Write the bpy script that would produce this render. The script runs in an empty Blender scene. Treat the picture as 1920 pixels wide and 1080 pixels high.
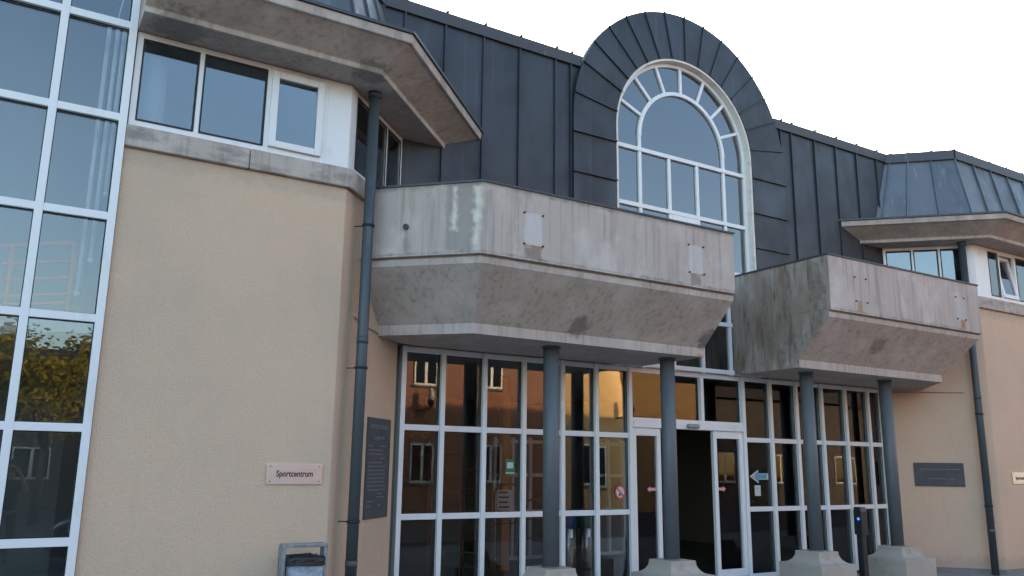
import bpy, bmesh, math, random
from mathutils import Vector, Matrix, Quaternion
random.seed(7)
R = math.radians
SC = bpy.context.scene
COL = SC.collection

# ---------------------------------------------------------------- camera, sky, sun, exposure
cam_d = bpy.data.cameras.new('camera'); cam = bpy.data.objects.new('camera', cam_d); COL.objects.link(cam)
YAW, PIT, ROL = R(31.341), R(12.0265), R(0.739)
fw = Vector((math.sin(YAW)*math.cos(PIT), math.cos(YAW)*math.cos(PIT), math.sin(PIT)))
rt = Vector((math.cos(YAW), -math.sin(YAW), 0)); up = rt.cross(fw)
r2 = rt*math.cos(ROL)+up*math.sin(ROL); u2 = -rt*math.sin(ROL)+up*math.cos(ROL)
cam.matrix_world = Matrix(((r2.x, u2.x, -fw.x, 0), (r2.y, u2.y, -fw.y, 0), (r2.z, u2.z, -fw.z, 1.7), (0, 0, 0, 1)))
cam_d.sensor_width = 36; cam_d.lens = 29.26; cam_d.clip_start = 0.05; cam_d.clip_end = 3000
SC.camera = cam
SUN_EL, SUN_AZ = R(12.2), R(36)            # azimuth measured from +Y towards +X: the sun stands low behind the building
world = bpy.data.worlds.new('World'); SC.world = world; world.use_nodes = True
wn = world.node_tree.nodes; wl = world.node_tree.links
sky = wn.new('ShaderNodeTexSky'); sky.sky_type = 'NISHITA'; sky.sun_disc = False
sky.sun_elevation = SUN_EL; sky.sun_rotation = SUN_AZ; sky.air_density = 1.0; sky.dust_density = 2.0; sky.ozone_density = 1.2
bg = wn['Background']; bg.inputs['Strength'].default_value = 0.15
wl.new(sky.outputs['Color'], bg.inputs['Color'])
sun_d = bpy.data.lights.new('sun', 'SUN'); sun = bpy.data.objects.new('sun', sun_d); COL.objects.link(sun)
sun_d.energy = 3.0; sun_d.angle = R(0.5); sun_d.color = (1.0, 0.66, 0.36)
sdir = Vector((math.sin(SUN_AZ)*math.cos(SUN_EL), math.cos(SUN_AZ)*math.cos(SUN_EL), math.sin(SUN_EL)))
sun.rotation_mode = 'QUATERNION'; sun.rotation_quaternion = (-sdir).to_track_quat('-Z', 'Y'); sun.location = (0, 30, 30)
SC.view_settings.view_transform = 'Standard'; SC.view_settings.look = 'None'; SC.view_settings.gamma = 1
SC.view_settings.exposure = 2.25
SC.render.engine = 'CYCLES'
SC.cycles.max_bounces = 10; SC.cycles.transparent_max_bounces = 24; SC.cycles.glossy_bounces = 5; SC.cycles.diffuse_bounces = 5

# ---------------------------------------------------------------- materials
def new_mat(name):
    m = bpy.data.materials.new(name); m.use_nodes = True
    return m, m.node_tree.nodes, m.node_tree.links
def mrange(N, L, src, lo, hi, a=0., b=1.):
    n = N.new('ShaderNodeMapRange'); n.interpolation_type = 'SMOOTHSTEP'
    n.inputs['From Min'].default_value = lo; n.inputs['From Max'].default_value = hi
    n.inputs['To Min'].default_value = a; n.inputs['To Max'].default_value = b
    L.new(src, n.inputs['Value']); return n.outputs[0]
def math_n(N, L, op, a, b):
    n = N.new('ShaderNodeMath'); n.operation = op
    for i, v in enumerate((a, b)):
        if isinstance(v, (int, float)): n.inputs[i].default_value = v
        else: L.new(v, n.inputs[i])
    return n.outputs[0]
def noise(N, L, co, scale, detail=5, rough=.6):
    mp = N.new('ShaderNodeMapping'); L.new(co, mp.inputs['Vector'])
    mp.inputs['Scale'].default_value = scale if isinstance(scale, tuple) else (scale,)*3
    n = N.new('ShaderNodeTexNoise'); n.inputs['Scale'].default_value = 1; n.inputs['Detail'].default_value = detail
    n.inputs['Roughness'].default_value = rough
    L.new(mp.outputs[0], n.inputs['Vector']); return n.outputs['Fac']
def mat(name, base, rough=.7, metal=0., layers=(), bump=None, bump2=None, spec=.5, rvar=0.):
    """layers: ('noise',col,scale,lo,hi[,amount]) ('box',col,lo3,hi3,soft[,amount]) ('ball',col,centre,radius[,amount]) ('nx',col,sign,amount,scale)"""
    m, N, L = new_mat(name); b = N['Principled BSDF']
    tc = N.new('ShaderNodeTexCoord'); co = tc.outputs['Object']
    b.inputs['Roughness'].default_value = rough; b.inputs['Metallic'].default_value = metal
    b.inputs['Specular IOR Level'].default_value = spec
    rgb = N.new('ShaderNodeRGB'); rgb.outputs[0].default_value = (*base, 1); cur = rgb.outputs[0]
    for ly in layers:
        k, col = ly[0], ly[1]
        if k == 'noise':
            f = mrange(N, L, noise(N, L, co, ly[2]), ly[3], ly[4], 0, ly[5] if len(ly) > 5 else 1)
        elif k in ('box', 'ball'):
            nz = N.new('ShaderNodeTexNoise'); nz.inputs['Scale'].default_value = 9 if k == 'box' else 14; nz.inputs['Detail'].default_value = 6
            L.new(co, nz.inputs['Vector'])
            if k == 'box':
                c = [(ly[2][i]+ly[3][i])/2 for i in range(3)]; h = [(ly[3][i]-ly[2][i])/2 for i in range(3)]
                s1 = N.new('ShaderNodeVectorMath'); s1.operation = 'SUBTRACT'; L.new(co, s1.inputs[0]); s1.inputs[1].default_value = c
                s2 = N.new('ShaderNodeVectorMath'); s2.operation = 'ABSOLUTE'; L.new(s1.outputs[0], s2.inputs[0])
                s3 = N.new('ShaderNodeVectorMath'); s3.operation = 'SUBTRACT'; L.new(s2.outputs[0], s3.inputs[0]); s3.inputs[1].default_value = h
                sp = N.new('ShaderNodeSeparateXYZ'); L.new(s3.outputs[0], sp.inputs[0])
                d = math_n(N, L, 'MAXIMUM', math_n(N, L, 'MAXIMUM', sp.outputs[0], sp.outputs[1]), sp.outputs[2])
                d = math_n(N, L, 'ADD', d, math_n(N, L, 'MULTIPLY', math_n(N, L, 'SUBTRACT', nz.outputs['Fac'], .5), ly[4]*3))
                f = mrange(N, L, d, -ly[4], ly[4]*.3, ly[5] if len(ly) > 5 else 1, 0)
            else:
                s1 = N.new('ShaderNodeVectorMath'); s1.operation = 'DISTANCE'; L.new(co, s1.inputs[0]); s1.inputs[1].default_value = ly[2]
                d = math_n(N, L, 'ADD', s1.outputs['Value'], math_n(N, L, 'MULTIPLY', math_n(N, L, 'SUBTRACT', nz.outputs['Fac'], .5), ly[3]*1.3))
                f = mrange(N, L, d, ly[3]*.55, ly[3], ly[4] if len(ly) > 4 else 1, 0)
        elif k == 'rand':
            oi = N.new('ShaderNodeObjectInfo'); f = math_n(N, L, 'MULTIPLY', oi.outputs['Random'], ly[2])
        elif k == 'nx':
            g = N.new('ShaderNodeNewGeometry'); sp = N.new('ShaderNodeSeparateXYZ'); L.new(g.outputs['True Normal'], sp.inputs[0])
            side = mrange(N, L, math_n(N, L, 'MULTIPLY', sp.outputs[0], ly[2]), .85, .97)
            f = math_n(N, L, 'MULTIPLY', side, mrange(N, L, noise(N, L, co, ly[4]), ly[5], ly[6], 0, ly[3]))
        mx = N.new('ShaderNodeMix'); mx.data_type = 'RGBA'
        L.new(f, mx.inputs['Factor']); L.new(cur, mx.inputs['A']); mx.inputs['B'].default_value = (*col, 1)
        cur = mx.outputs['Result']
    L.new(cur, b.inputs['Base Color'])
    if rvar:
        L.new(mrange(N, L, noise(N, L, co, 2.3), .3, .7, max(.02, rough-rvar), min(1, rough+rvar)), b.inputs['Roughness'])
    prev = None
    for bp in (bump, bump2):
        if bp:
            bn = N.new('ShaderNodeBump'); bn.inputs['Strength'].default_value = bp[1]; bn.inputs['Distance'].default_value = bp[2]
            L.new(noise(N, L, co, bp[0], bp[3] if len(bp) > 3 else 4), bn.inputs['Height'])
            if prev: L.new(prev, bn.inputs['Normal'])
            prev = bn.outputs[0]
    if prev: L.new(prev, b.inputs['Normal'])
    return m
def glass(name, ior, tint, wav=.0002):
    m, N, L = new_mat(name); N.remove(N['Principled BSDF']); out = N['Material Output']
    tr = N.new('ShaderNodeBsdfTransparent'); tr.inputs[0].default_value = (*tint, 1)
    gl = N.new('ShaderNodeBsdfGlossy'); gl.inputs['Roughness'].default_value = 0.0; gl.inputs[0].default_value = (.96, .98, 1, 1)
    fr = N.new('ShaderNodeFresnel'); fr.inputs['IOR'].default_value = ior
    tc = N.new('ShaderNodeTexCoord'); bn = N.new('ShaderNodeBump'); bn.inputs['Distance'].default_value = wav; bn.inputs['Strength'].default_value = 1
    L.new(noise(N, L, tc.outputs['Object'], 1.6, 2), bn.inputs['Height'])
    L.new(bn.outputs[0], gl.inputs['Normal'])
    mx = N.new('ShaderNodeMixShader'); L.new(fr.outputs[0], mx.inputs[0]); L.new(tr.outputs[0], mx.inputs[1]); L.new(gl.outputs[0], mx.inputs[2])
    L.new(mx.outputs[0], out.inputs['Surface']); return m
def brick_mat(name, c1, c2, mortar, w=.21, h=.065):
    m, N, L = new_mat(name); b = N['Principled BSDF']; tc = N.new('ShaderNodeTexCoord')
    mp = N.new('ShaderNodeMapping'); mp.inputs['Rotation'].default_value = (R(90), 0, 0); L.new(tc.outputs['Object'], mp.inputs['Vector'])
    t = N.new('ShaderNodeTexBrick'); L.new(mp.outputs[0], t.inputs['Vector']); t.inputs['Scale'].default_value = 1
    t.inputs['Brick Width'].default_value = w; t.inputs['Row Height'].default_value = h; t.inputs['Mortar Size'].default_value = .009
    t.inputs['Color1'].default_value = (*c1, 1); t.inputs['Color2'].default_value = (*c2, 1); t.inputs['Mortar'].default_value = (*mortar, 1)
    L.new(t.outputs['Color'], b.inputs['Base Color']); b.inputs['Roughness'].default_value = .9; return m
def emit(name, col, s):
    m, N, L = new_mat(name); b = N['Principled BSDF']; b.inputs['Emission Color'].default_value = (*col, 1); b.inputs['Emission Strength'].default_value = s
    b.inputs['Base Color'].default_value = (*col, 1); return m

DK = (.05, .048, .045)
CONC = (.475, .40, .35); CONC_L = (.60, .53, .48)
streaks = [('noise', (.29, .245, .215), (16, 16, .6), .46, .72, .75), ('noise', CONC_L, (2.2, 2.2, 1.6), .45, .7, .7), ('noise', (.26, .225, .20), (5, 5, 3), .52, .78, .4)]
def concrete(name, extra=()):
    return mat(name, CONC, .88, 0, list(streaks)+list(extra), (60, .35, .004), (6, .25, .01), spec=.25)
M = {}
M['render'] = mat('beige_render', (.67, .485, .345), .95, 0, [('noise', (.55, .425, .32), (.7, .7, .5), .4, .7, .7), ('noise', (.42, .325, .25), (61.3, 57.1, 66.7), .5, .72, .6), ('noise', (.50, .395, .30), (4, 4, .4), .55, .8, .45), ('box', (.46, .365, .28), (-5, 5, 4.55), (25, 12, 4.8), .12, .5), ('box', (.42, .34, .27), (-5, 5, -.2), (25, 12, .22), .16, .55)], (53.7, .9, .012, 5), None, spec=.12)
rust = (.36, .18, .07)
M['conc_b1'] = concrete('balcony_concrete', [
    ('box', (.60, .57, .555), (4.97, 7.5, 4.2), (5.23, 8.0, 4.61), .02, .65), ('box', (.60, .57, .555), (7.55, 7.5, 4.2), (7.81, 8.0, 4.61), .02, .55),
    ('box', rust, (4.965, 7.5, 4.185), (5.24, 8.0, 4.222), .02, .9), ('box', (.20, .15, .11), (4.98, 7.5, 4.03), (5.22, 8.0, 4.20), .03, .65),
    ('box', rust, (7.56, 7.5, 4.19), (7.80, 8.0, 4.22), .02, .8), ('box', (.22, .16, .12), (7.58, 7.5, 4.04), (7.77, 8.0, 4.20), .03, .6),
    ('box', (.30, .265, .235), (4.10, 7.5, 4.06), (4.40, 8.3, 4.86), .03, .8), ('box', (.70, .63, .53), (4.33, 7.5, 4.04), (4.415, 8.2, 4.84), .045, .95), ('box', (.70, .63, .54), (4.15, 7.5, 4.3), (4.21, 8.35, 4.85), .045, .95),
    ('box', (.15, .13, .115), (3, 7, 4.04), (8.5, 8.9, 4.07), .035, .6), ('box', (.17, .155, .14), (3, 7, 4.82), (8.5, 8.9, 4.9), .05, .55),
    ('ball', (.16, .14, .125), (6.16, 8.45, 3.42), .19, .75), ('ball', (.15, .13, .11), (8.36, 8.42, 3.45), .20, .75), ('ball', (.40, .2, .06), (8.3, 8.5, 3.22), .10, .8),
    ('box', (.20, .17, .15), (3.74, 8.4, 4.05), (3.80, 8.7, 4.36), .03, .6)])
M['conc_b2'] = concrete('balcony_concrete_mould', [
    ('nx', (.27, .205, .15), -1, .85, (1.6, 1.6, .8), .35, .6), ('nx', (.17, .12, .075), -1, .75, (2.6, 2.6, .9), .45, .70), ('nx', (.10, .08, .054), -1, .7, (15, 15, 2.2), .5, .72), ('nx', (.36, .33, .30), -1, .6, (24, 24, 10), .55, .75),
    ('box', (.13, .11, .08), (10.3, 7.97, 3.4), (10.40, 8.25, 4.8), .14, .65), ('box', (.15, .13, .10), (10.3, 8.3, 3.2), (10.40, 8.9, 3.75), .18, .5),
    ('box', rust, (11.0, 7.5, 4.06), (11.13, 8.0, 4.24), .025, .65), ('box', rust, (13.73, 7.5, 4.06), (13.87, 8.0, 4.23), .025, .75),
    ('box', (.52, .50, .50), (13.62, 7.5, 4.2), (13.9, 8.0, 4.61), .02, .5), ('box', (.15, .13, .115), (10, 7, 4.04), (15, 8.9, 4.065), .03, .55), ('ball', (.17, .145, .12), (11.9, 8.25, 3.65), .22, .6)])
M['conc_eave'] = concrete('eave_concrete', [('ball', (.15, .145, .135), (1.1, 8.38, 6.0), .34, .6), ('ball', (.14, .13, .12), (3.15, 8.3, 6.0), .26, .6), ('noise', (.30, .27, .24), (2, 2, 3), .45, .7, .6)])
M['conc_sill'] = concrete('sill_concrete', [('noise', (.20, .185, .16), (3, 3, 8), .45, .7, .7)])
M['conc_base'] = mat('footing_concrete', (.42, .37, .31), .9, 0, [('noise', (.27, .24, .2), 5, .5, .75, .7), ('noise', (.55, .52, .47), 2.5, .5, .7, .5)], (45, .4, .006), spec=.2)
def zinc(name, base, c2, rough, metal):
    return mat(name, base, rough, metal, [('rand', tuple(v*1.5 for v in base), .7), ('noise', c2, (1.3, 1.3, .5), .42, .68, .7), ('noise', tuple(min(.5, v*2.6) for v in base), (11, 11, .3), .56, .8, .5), ('noise', tuple(v*1.7 for v in base), (30, 30, 30), .6, .75, .25)], (2.1, .3, .03, 2), rvar=.1)
M['zinc'] = zinc('dark_zinc', (.043, .049, .058), (.032, .036, .043), .5, .4)
M['zinc2'] = zinc('sky_lit_zinc', (.115, .127, .137), (.08, .09, .10), .5, .4)  # lighter copy of the dark zinc; sky sheen on the slopes put into its colour
M['zinc_seam'] = zinc('zinc_seam', (.04, .045, .053), (.03, .034, .04), .5, .4)
M['flash'] = mat('lead_flashing', (.07, .075, .085), .55, .4, [('noise', (.20, .21, .22), (9, 9, 1), .6, .75, .6)])
M['white'] = mat('white_window_frame', (.78, .775, .77), .38, 0, [('noise', (.62, .605, .58), (4, 4, 2), .52, .78, .6), ('noise', (.55, .53, .5), (30, 30, 3), .66, .85, .4)])
M['cream'] = mat('cream_reveal', (.74, .69, .61), .6, 0, [('noise', (.45, .40, .33), 6, .5, .75, .6)])
M['gasket'] = mat('black_gasket', (.012, .012, .013), .6)
M['glass'] = glass('window_glass', 1.92, (.74, .79, .81))
M['glass_c'] = glass('curtain_wall_glass', 1.70, (.90, .93, .94))
M['glass_a'] = glass('arch_glass', 2.5, (.74, .79, .81))
M['glass_g'] = glass('lobby_glass', 1.58, (.80, .83, .82))
M['pipe'] = mat('grey_blue_downpipe', (.068, .082, .09), .5, .2, [('noise', (.16, .19, .21), (6, 6, 2), .56, .75, .6), ('noise', (.05, .06, .07), (3, 3, 1), .5, .7, .6), ('noise', (.4, .42, .42), (25, 25, 14), .73, .8, .6)])
M['column'] = mat('grey_column_paint', (.105, .118, .126), .5, 0, [('noise', (.24, .25, .25), (30, 30, 12), .70, .78, .6), ('noise', (.15, .17, .18), (8, 8, 1.2), .52, .75, .6), ('noise', (.08, .09, .1), 3, .5, .7, .5)])
M['plinth'] = mat('bluestone_plinth', (.20, .21, .225), .8, 0, [('noise', (.13, .135, .14), 6, .45, .7, .8)])
M['slate'] = mat('slate_plaque', (.055, .056, .062), .55, 0, [('noise', (.085, .085, .09), 5, .45, .7, .7)], (40, .15, .002))
M['engrave'] = mat('engraved_letters', (.20, .20, .205), .8)
M['alu'] = mat('pink_lit_aluminium', (.88, .74, .69), .36, .9, [('noise', (.7, .67, .65), (3, 3, 60), .4, .7, .6)])  # pink reflection of the sunlit houses tinted into the metal colour
M['black'] = mat('black_letters', (.012, .012, .013), .5)
M['galv'] = mat('galvanised_steel', (.33, .36, .38), .5, .6, [('noise', (.22, .245, .26), 22, .42, .62, .9), ('noise', (.42, .44, .45), 7, .5, .7, .6)])
M['liner'] = mat('black_bin_liner', (.015, .015, .016), .35, 0, (), (14, .8, .03))
M['bollard'] = mat('black_bollard', (.012, .014, .018), .4)
M['bluelamp'] = emit('blue_indicator', (.05, .22, .9), .35)
M['paving'] = mat('concrete_paving', (.27, .25, .23), .9, 0, [('noise', (.20, .185, .17), .9, .4, .7, .7), ('noise', (.33, .31, .29), 14, .5, .75, .6)], (40, .3, .004))
M['asphalt'] = mat('asphalt', (.055, .055, .056), .9, 0, [('noise', (.085, .083, .08), .6, .4, .7, .7)], (90, .4, .004))
M['in_floor'] = mat('lobby_floor', (.045, .042, .04), .35, 0, [('noise', (.065, .06, .055), 3, .4, .7)])
M['in_wall'] = mat('lobby_wall', (.24, .20, .145), .9)  # wall colour darkened to stand in for the dimness of the deep lobby
M['in_white'] = mat('room_paint', (.74, .74, .72), .9)
M['in_grey'] = mat('stairwell_paint', (.30, .29, .27), .9)
M['in_dark'] = mat('dark_interior', (.06, .055, .05), .9)
M['orange'] = mat('orange_post', (.62, .24, .05), .6)
M['salmon'] = mat('sun_tinted_railing', (.86, .30, .16), .45)  # warm sunlight on the tubes put into their colour
M['rail_red'] = mat('warm_tinted_railing', (.30, .085, .05), .5)  # red tint of warm light painted into the tube colour
M['steel'] = mat('steel', (.6, .6, .6), .3, 1.)
M['blue'] = mat('blue_plastic', (.02, .09, .40), .5); M['green'] = mat('green_plastic', (.03, .16, .08), .5)
M['paper'] = mat('paper', (.55, .55, .53), .9); M['red'] = mat('red_print', (.62, .03, .04), .6); M['pink'] = mat('pink_print', (.72, .30, .33), .7)
M['cyan'] = mat('blue_print', (.10, .30, .40), .7); M['greenp'] = mat('green_print', (.025, .17, .09), .7)
M['brick'] = brick_mat('red_brick', (.36, .115, .05), (.17, .055, .03), (.42, .34, .26), .24, .085)
M['yplaster'] = mat('yellow_plaster', (.52, .33, .14), .9, 0, [('noise', (.42, .27, .12), 1, .4, .7, .6)])
M['tile'] = mat('dark_roof_tile', (.085, .06, .05), .85, 0, [('noise', (.05, .04, .035), (9, 9, 9), .45, .6)])
M['gplaster'] = mat('shade_toned_house_wall', (.11, .095, .085), .9, 0, [('noise', (.08, .07, .06), 2, .4, .7)])  # darkened wall colour stands in for shade on the sunlit house
M['bark'] = mat('bark', (.09, .07, .05), .95, 0, [('noise', (.05, .04, .03), (20, 20, 4), .4, .6)], (20, .8, .02))
M['leaf'] = mat('yellow_green_leaf', (.30, .26, .025), .6, 0, [('noise', (.13, .14, .02), 1.7, .4, .65)])
M['car'] = mat('dark_car_paint', (.012, .015, .02), .12, .3)
M['tyre'] = mat('tyre', (.015, .015, .015), .8); M['lamp'] = mat('headlamp_lens', (.75, .78, .8), .1, .3)
M['carglass'] = mat('car_glass', (.01, .012, .014), .04)
M['skin'] = mat('skin', (.45, .27, .19), .6); M['hair'] = mat('dark_hair', (.015, .012, .01), .7)
M['shirt'] = mat('dark_tshirt', (.022, .022, .026), .9, 0, [('ball', (.20, .05, .05), (0, .17, 1.22), .10, .7)]); M['jeans'] = mat('dark_trousers', (.03, .032, .042), .9); M['shoe'] = mat('shoe', (.02, .02, .02), .7)

# ---------------------------------------------------------------- mesh helpers
class MB:
    def __init__(s): s.v = []; s.f = []; s.sm = []
    def add(s, vs, fs, smooth=False):
        o = len(s.v); s.v += [tuple(v) for v in vs]; s.f += [tuple(i+o for i in f) for f in fs]; s.sm += [smooth]*len(fs); return s
    def hexa(s, a): return s.add(a, [(0, 3, 2, 1), (4, 5, 6, 7), (0, 1, 5, 4), (1, 2, 6, 5), (2, 3, 7, 6), (3, 0, 4, 7)])
    def box(s, x0, x1, y0, y1, z0, z1):
        return s.hexa([(x0, y0, z0), (x1, y0, z0), (x1, y1, z0), (x0, y1, z0), (x0, y0, z1), (x1, y0, z1), (x1, y1, z1), (x0, y1, z1)])
    def fbox(s, F, u0, u1, n0, n1, z0, z1):
        return s.hexa([F.p(u0, n0, z0), F.p(u1, n0, z0), F.p(u1, n1, z0), F.p(u0, n1, z0), F.p(u0, n0, z1), F.p(u1, n0, z1), F.p(u1, n1, z1), F.p(u0, n1, z1)])
    def prism(s, poly, z0, z1):
        n = len(poly); vs = [(x, y, z0) for x, y in poly]+[(x, y, z1) for x, y in poly]
        return s.add(vs, [tuple(range(n))[::-1], tuple(range(n, 2*n))]+[(i, (i+1) % n, n+(i+1) % n, n+i) for i in range(n)])
    def loft(s, loops, caps=True, smooth=False):
        n = len(loops[0]); vs = [v for l in loops for v in l]; fs = []
        for k in range(len(loops)-1):
            fs += [(k*n+i, k*n+(i+1) % n, (k+1)*n+(i+1) % n, (k+1)*n+i) for i in range(n)]
        s.add(vs, fs, smooth)
        if caps: s.add(loops[0], [tuple(range(n))[::-1]]); s.add(loops[-1], [tuple(range(n))])
        return s
    def tube(s, p, q, r, n=14, r2=None, caps=True):
        p, q = Vector(p), Vector(q); d = (q-p).normalized(); a = d.orthogonal().normalized(); b = d.cross(a)
        r2 = r if r2 is None else r2
        return s.loft([[p+(a*math.cos(t)+b*math.sin(t))*r for t in [i*2*math.pi/n for i in range(n)]], [q+(a*math.cos(t)+b*math.sin(t))*r2 for t in [i*2*math.pi/n for i in range(n)]]], caps, True)
    def path(s, pts, r, n=8):
        for a, b in zip(pts[:-1], pts[1:]): s.tube(a, b, r, n)
        return s
    def lathe(s, prof, c, n=24):
        return s.loft([[(c[0]+r*math.cos(i*2*math.pi/n), c[1]+r*math.sin(i*2*math.pi/n), c[2]+z) for i in range(n)] for r, z in prof], True, True)
    def slab(s, a, b, c, d, t):
        a, b, c, d = map(Vector, (a, b, c, d)); nn = (b-a).cross(d-a).normalized()*t
        return s.hexa([a-nn, b-nn, c-nn, d-nn, a, b, c, d])
    def bar(s, p, q, nrm, w, h):      # square bar from p to q, w wide, standing h proud along nrm
        p, q, nrm = Vector(p), Vector(q), Vector(nrm).normalized(); d = (q-p).normalized(); sd = d.cross(nrm).normalized()*w/2; e = nrm*h
        return s.hexa([p-sd, p+sd, q+sd, q-sd, p-sd+e, p+sd+e, q+sd+e, q-sd+e])
    def build(s, name, m, parent=None, bevel=0, loc=None):
        me = bpy.data.meshes.new(name); me.from_pydata(s.v, [], s.f)
        for p, k in zip(me.polygons, s.sm): p.use_smooth = k
        bm = bmesh.new(); bm.from_mesh(me); bmesh.ops.remove_doubles(bm, verts=bm.verts, dist=1e-5); bmesh.ops.recalc_face_normals(bm, faces=bm.faces); bm.to_mesh(me); bm.free()
        me.materials.append(M[m] if isinstance(m, str) else m)
        o = bpy.data.objects.new(name, me); COL.objects.link(o)
        if parent: o.parent = parent
        if loc: o.location = loc
        if bevel:
            md = o.modifiers.new('bevel', 'BEVEL'); md.width = bevel; md.segments = 2; md.limit_method = 'ANGLE'; md.angle_limit = R(35)
        return o
class Frame:
    def __init__(s, o, u, n): s.o, s.u, s.n = Vector((*o, 0)), Vector((*u, 0)), Vector((*n, 0))
    def p(s, u, n, z): return s.o+s.u*u+s.n*n+Vector((0, 0, z))
def tag(o, label, cat, group=None, kind=None):
    o['label'] = label; o['category'] = cat
    if group: o['group'] = group
    if kind: o['kind'] = kind
    return o
def empty(name, loc=(0, 0, 0), rz=0):
    o = bpy.data.objects.new(name, None); COL.objects.link(o); o.location = loc; o.rotation_euler = (0, 0, rz); o.empty_display_size = .2; return o
def part(name, parent=None):           # an Empty part
    o = empty(name); o.parent = parent; return o
def copy_tree(o, parent=None):
    c = o.copy(); COL.objects.link(c); c.parent = parent
    for ch in list(o.children): copy_tree(ch, c)
    return c
def text_mesh(name, s, size, m, parent, mat4, xs=1., bold=0., align='CENTER', depth=.001):
    cu = bpy.data.curves.new(name, 'FONT'); cu.body = s; cu.size = size; cu.extrude = depth; cu.offset = bold; cu.align_x = align; cu.align_y = 'CENTER'
    t = bpy.data.objects.new(name, cu); COL.objects.link(t); bpy.context.view_layer.update()
    me = bpy.data.meshes.new_from_object(t.evaluated_get(bpy.context.evaluated_depsgraph_get())); bpy.data.objects.remove(t)
    me.transform(Matrix.Diagonal((xs, 1, 1, 1))); me.transform(mat4); me.materials.clear(); me.materials.append(M[m])
    o = bpy.data.objects.new(name, me); COL.objects.link(o); o.parent = parent; return o
def face_mat(F, u, n, z):              # puts text on a wall frame, reading along u
    o = F.p(u, n, z); return Matrix(((F.u.x, 0, F.n.x, o.x), (F.u.y, 0, F.n.y, o.y), (0, 1, 0, o.z), (0, 0, 0, 1)))

# ---------------------------------------------------------------- plan of the building
AX = 9.38; W = 8.65; G = 10.0; ZW = 9.83; KL = 5.59            # left splay wall runs along Y - X = KL
S2 = math.sqrt(.5)
def mx(x): return 2*AX-x
FW = Frame((0, W), (1, 0), (0, -1)); FG = Frame((0, G), (1, 0), (0, -1)); FZ = Frame((0, ZW), (1, 0), (0, -1))
FL = Frame((W-KL, W), (S2, S2), (S2, -S2)); FR = Frame((mx(G-KL), G), (S2, -S2), (-S2, -S2)); SPL = (G-W)/S2
def cp(d): return (W-d-(KL-d/S2), W-d)                           # outer corner of the left wing at offset d
def ce(d, y=9.9): return (y-KL+d/S2, y)                          # end of the splay side at depth y
XJ = .75                                                         # left end of the plastered wing
def wing_poly(d, side, x0=XJ, back=-.14, xr=24.):
    if side < 0: return [(x0, W-d), cp(d), ce(d), ce(back), cp(back), (x0, W-back)]
    return [(mx(a), b) for a, b in [(mx(xr), W-d), cp(d), ce(d), ce(back), cp(back), (mx(xr), W-back)]][::-1]
Z0 = -.1
ground = MB().box(-150, 150, -150, 150, -.5, Z0).build('ground', 'asphalt'); ground['kind'] = 'structure'
pv = MB().box(-12, 40, 2.5, 18, Z0-.2, Z0+.004).build('pavement', 'paving'); pv['kind'] = 'structure'
pk = MB().box(-12, 40, 2.38, 2.5, Z0-.2, Z0+.006).build('kerb', 'plinth'); pk['kind'] = 'structure'

B = empty('sports_centre'); tag(B, 'beige sports centre with dark zinc roof, arched window and two concrete balconies', 'building')

# ---- plastered walls, plinths, sill courses
def prism_part(name, poly, z0, z1, m, parent, bevel=0): return MB().prism(poly, z0, z1).build(name, m, parent, bevel)
for side in (-1, 1):
    poly = wing_poly(0, side)
    prism_part('rendered_wall', poly, -.02, 4.74, 'render', B, .012)
    prism_part('plinth', wing_poly(.012, side, back=-.1), Z0-.05, -.02, 'plinth', B)
    sc = part('sill_course', B)
    d, bk = .055, -.06
    segs = [(XJ, 1.955), (1.963, None)] if side < 0 else [(-1.7, .5), (.508, 1.955), (1.963, None)]
    for a, b_ in segs:
        if b_ is None: pl = [(a, W-d), cp(d), cp(bk), (a, W-bk)]
        else: pl = [(a, W-d), (b_, W-d), (b_, W-bk), (a, W-bk)]
        if side > 0: pl = [(mx(x), y) for x, y in pl][::-1]
        prism_part('sill_stone', pl, 4.742, 4.965, 'conc_sill', sc, .01)
    q = [cp(d), ce(d, 9.4), ce(bk, 9.4), cp(bk)]; q2 = [ce(d, 9.408), ce(d, 9.82), ce(bk, 9.82), ce(bk, 9.408)]
    for pl in (q, q2):
        if side > 0: pl = [(mx(x), y) for x, y in pl][::-1]
        prism_part('sill_stone', pl, 4.742, 4.965, 'conc_sill', sc, .01)

# ---- glazed assemblies
def glazing(name, F, us, zs, mw=.06, tw=.07, n0=-.05, nm=.03, nt=.022, gl='glass', skip=(), parent=None, end=(True, True), top=True):
    """part > mullion, transom, pane; us / zs are bar centre lines"""
    P = part(name, parent or B)
    for i, u in enumerate(us): MB().fbox(F, u-mw/2, u+mw/2, n0, nm, zs[0]-tw/2, zs[-1]+tw/2).build('mullion', 'white', P, .004)
    for j, z in enumerate(zs):
        for i in range(len(us)-1):
            if (i, j) in skip and (i, j-1) in skip: continue
            MB().fbox(F, us[i]+mw/2-.004, us[i+1]-mw/2+.004, n0+.004, nt, z-tw/2, z+tw/2).build('transom', 'white', P, .004)
    for i in range(len(us)-1):
        for j in range(len(zs)-1):
            if (i, j) in skip: continue
            a, b, c, d = us[i]+mw/2-.01, us[i+1]-mw/2+.01, zs[j]+tw/2-.01, zs[j+1]-tw/2+.01
            g = MB()
            for (p0, p1, p2, p3) in ((a, a+.018, c, d), (b-.018, b, c, d), (a+.018, b-.018, c, c+.018), (a+.018, b-.018, d-.018, d)):
                g.fbox(F, p0, p1, -.004, .006, p2, p3)
            g.build('gasket', 'gasket', P)
            pane(F, a+.004, b-.004, -.014, c+.004, d-.004, gl, P)
    return P
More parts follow.
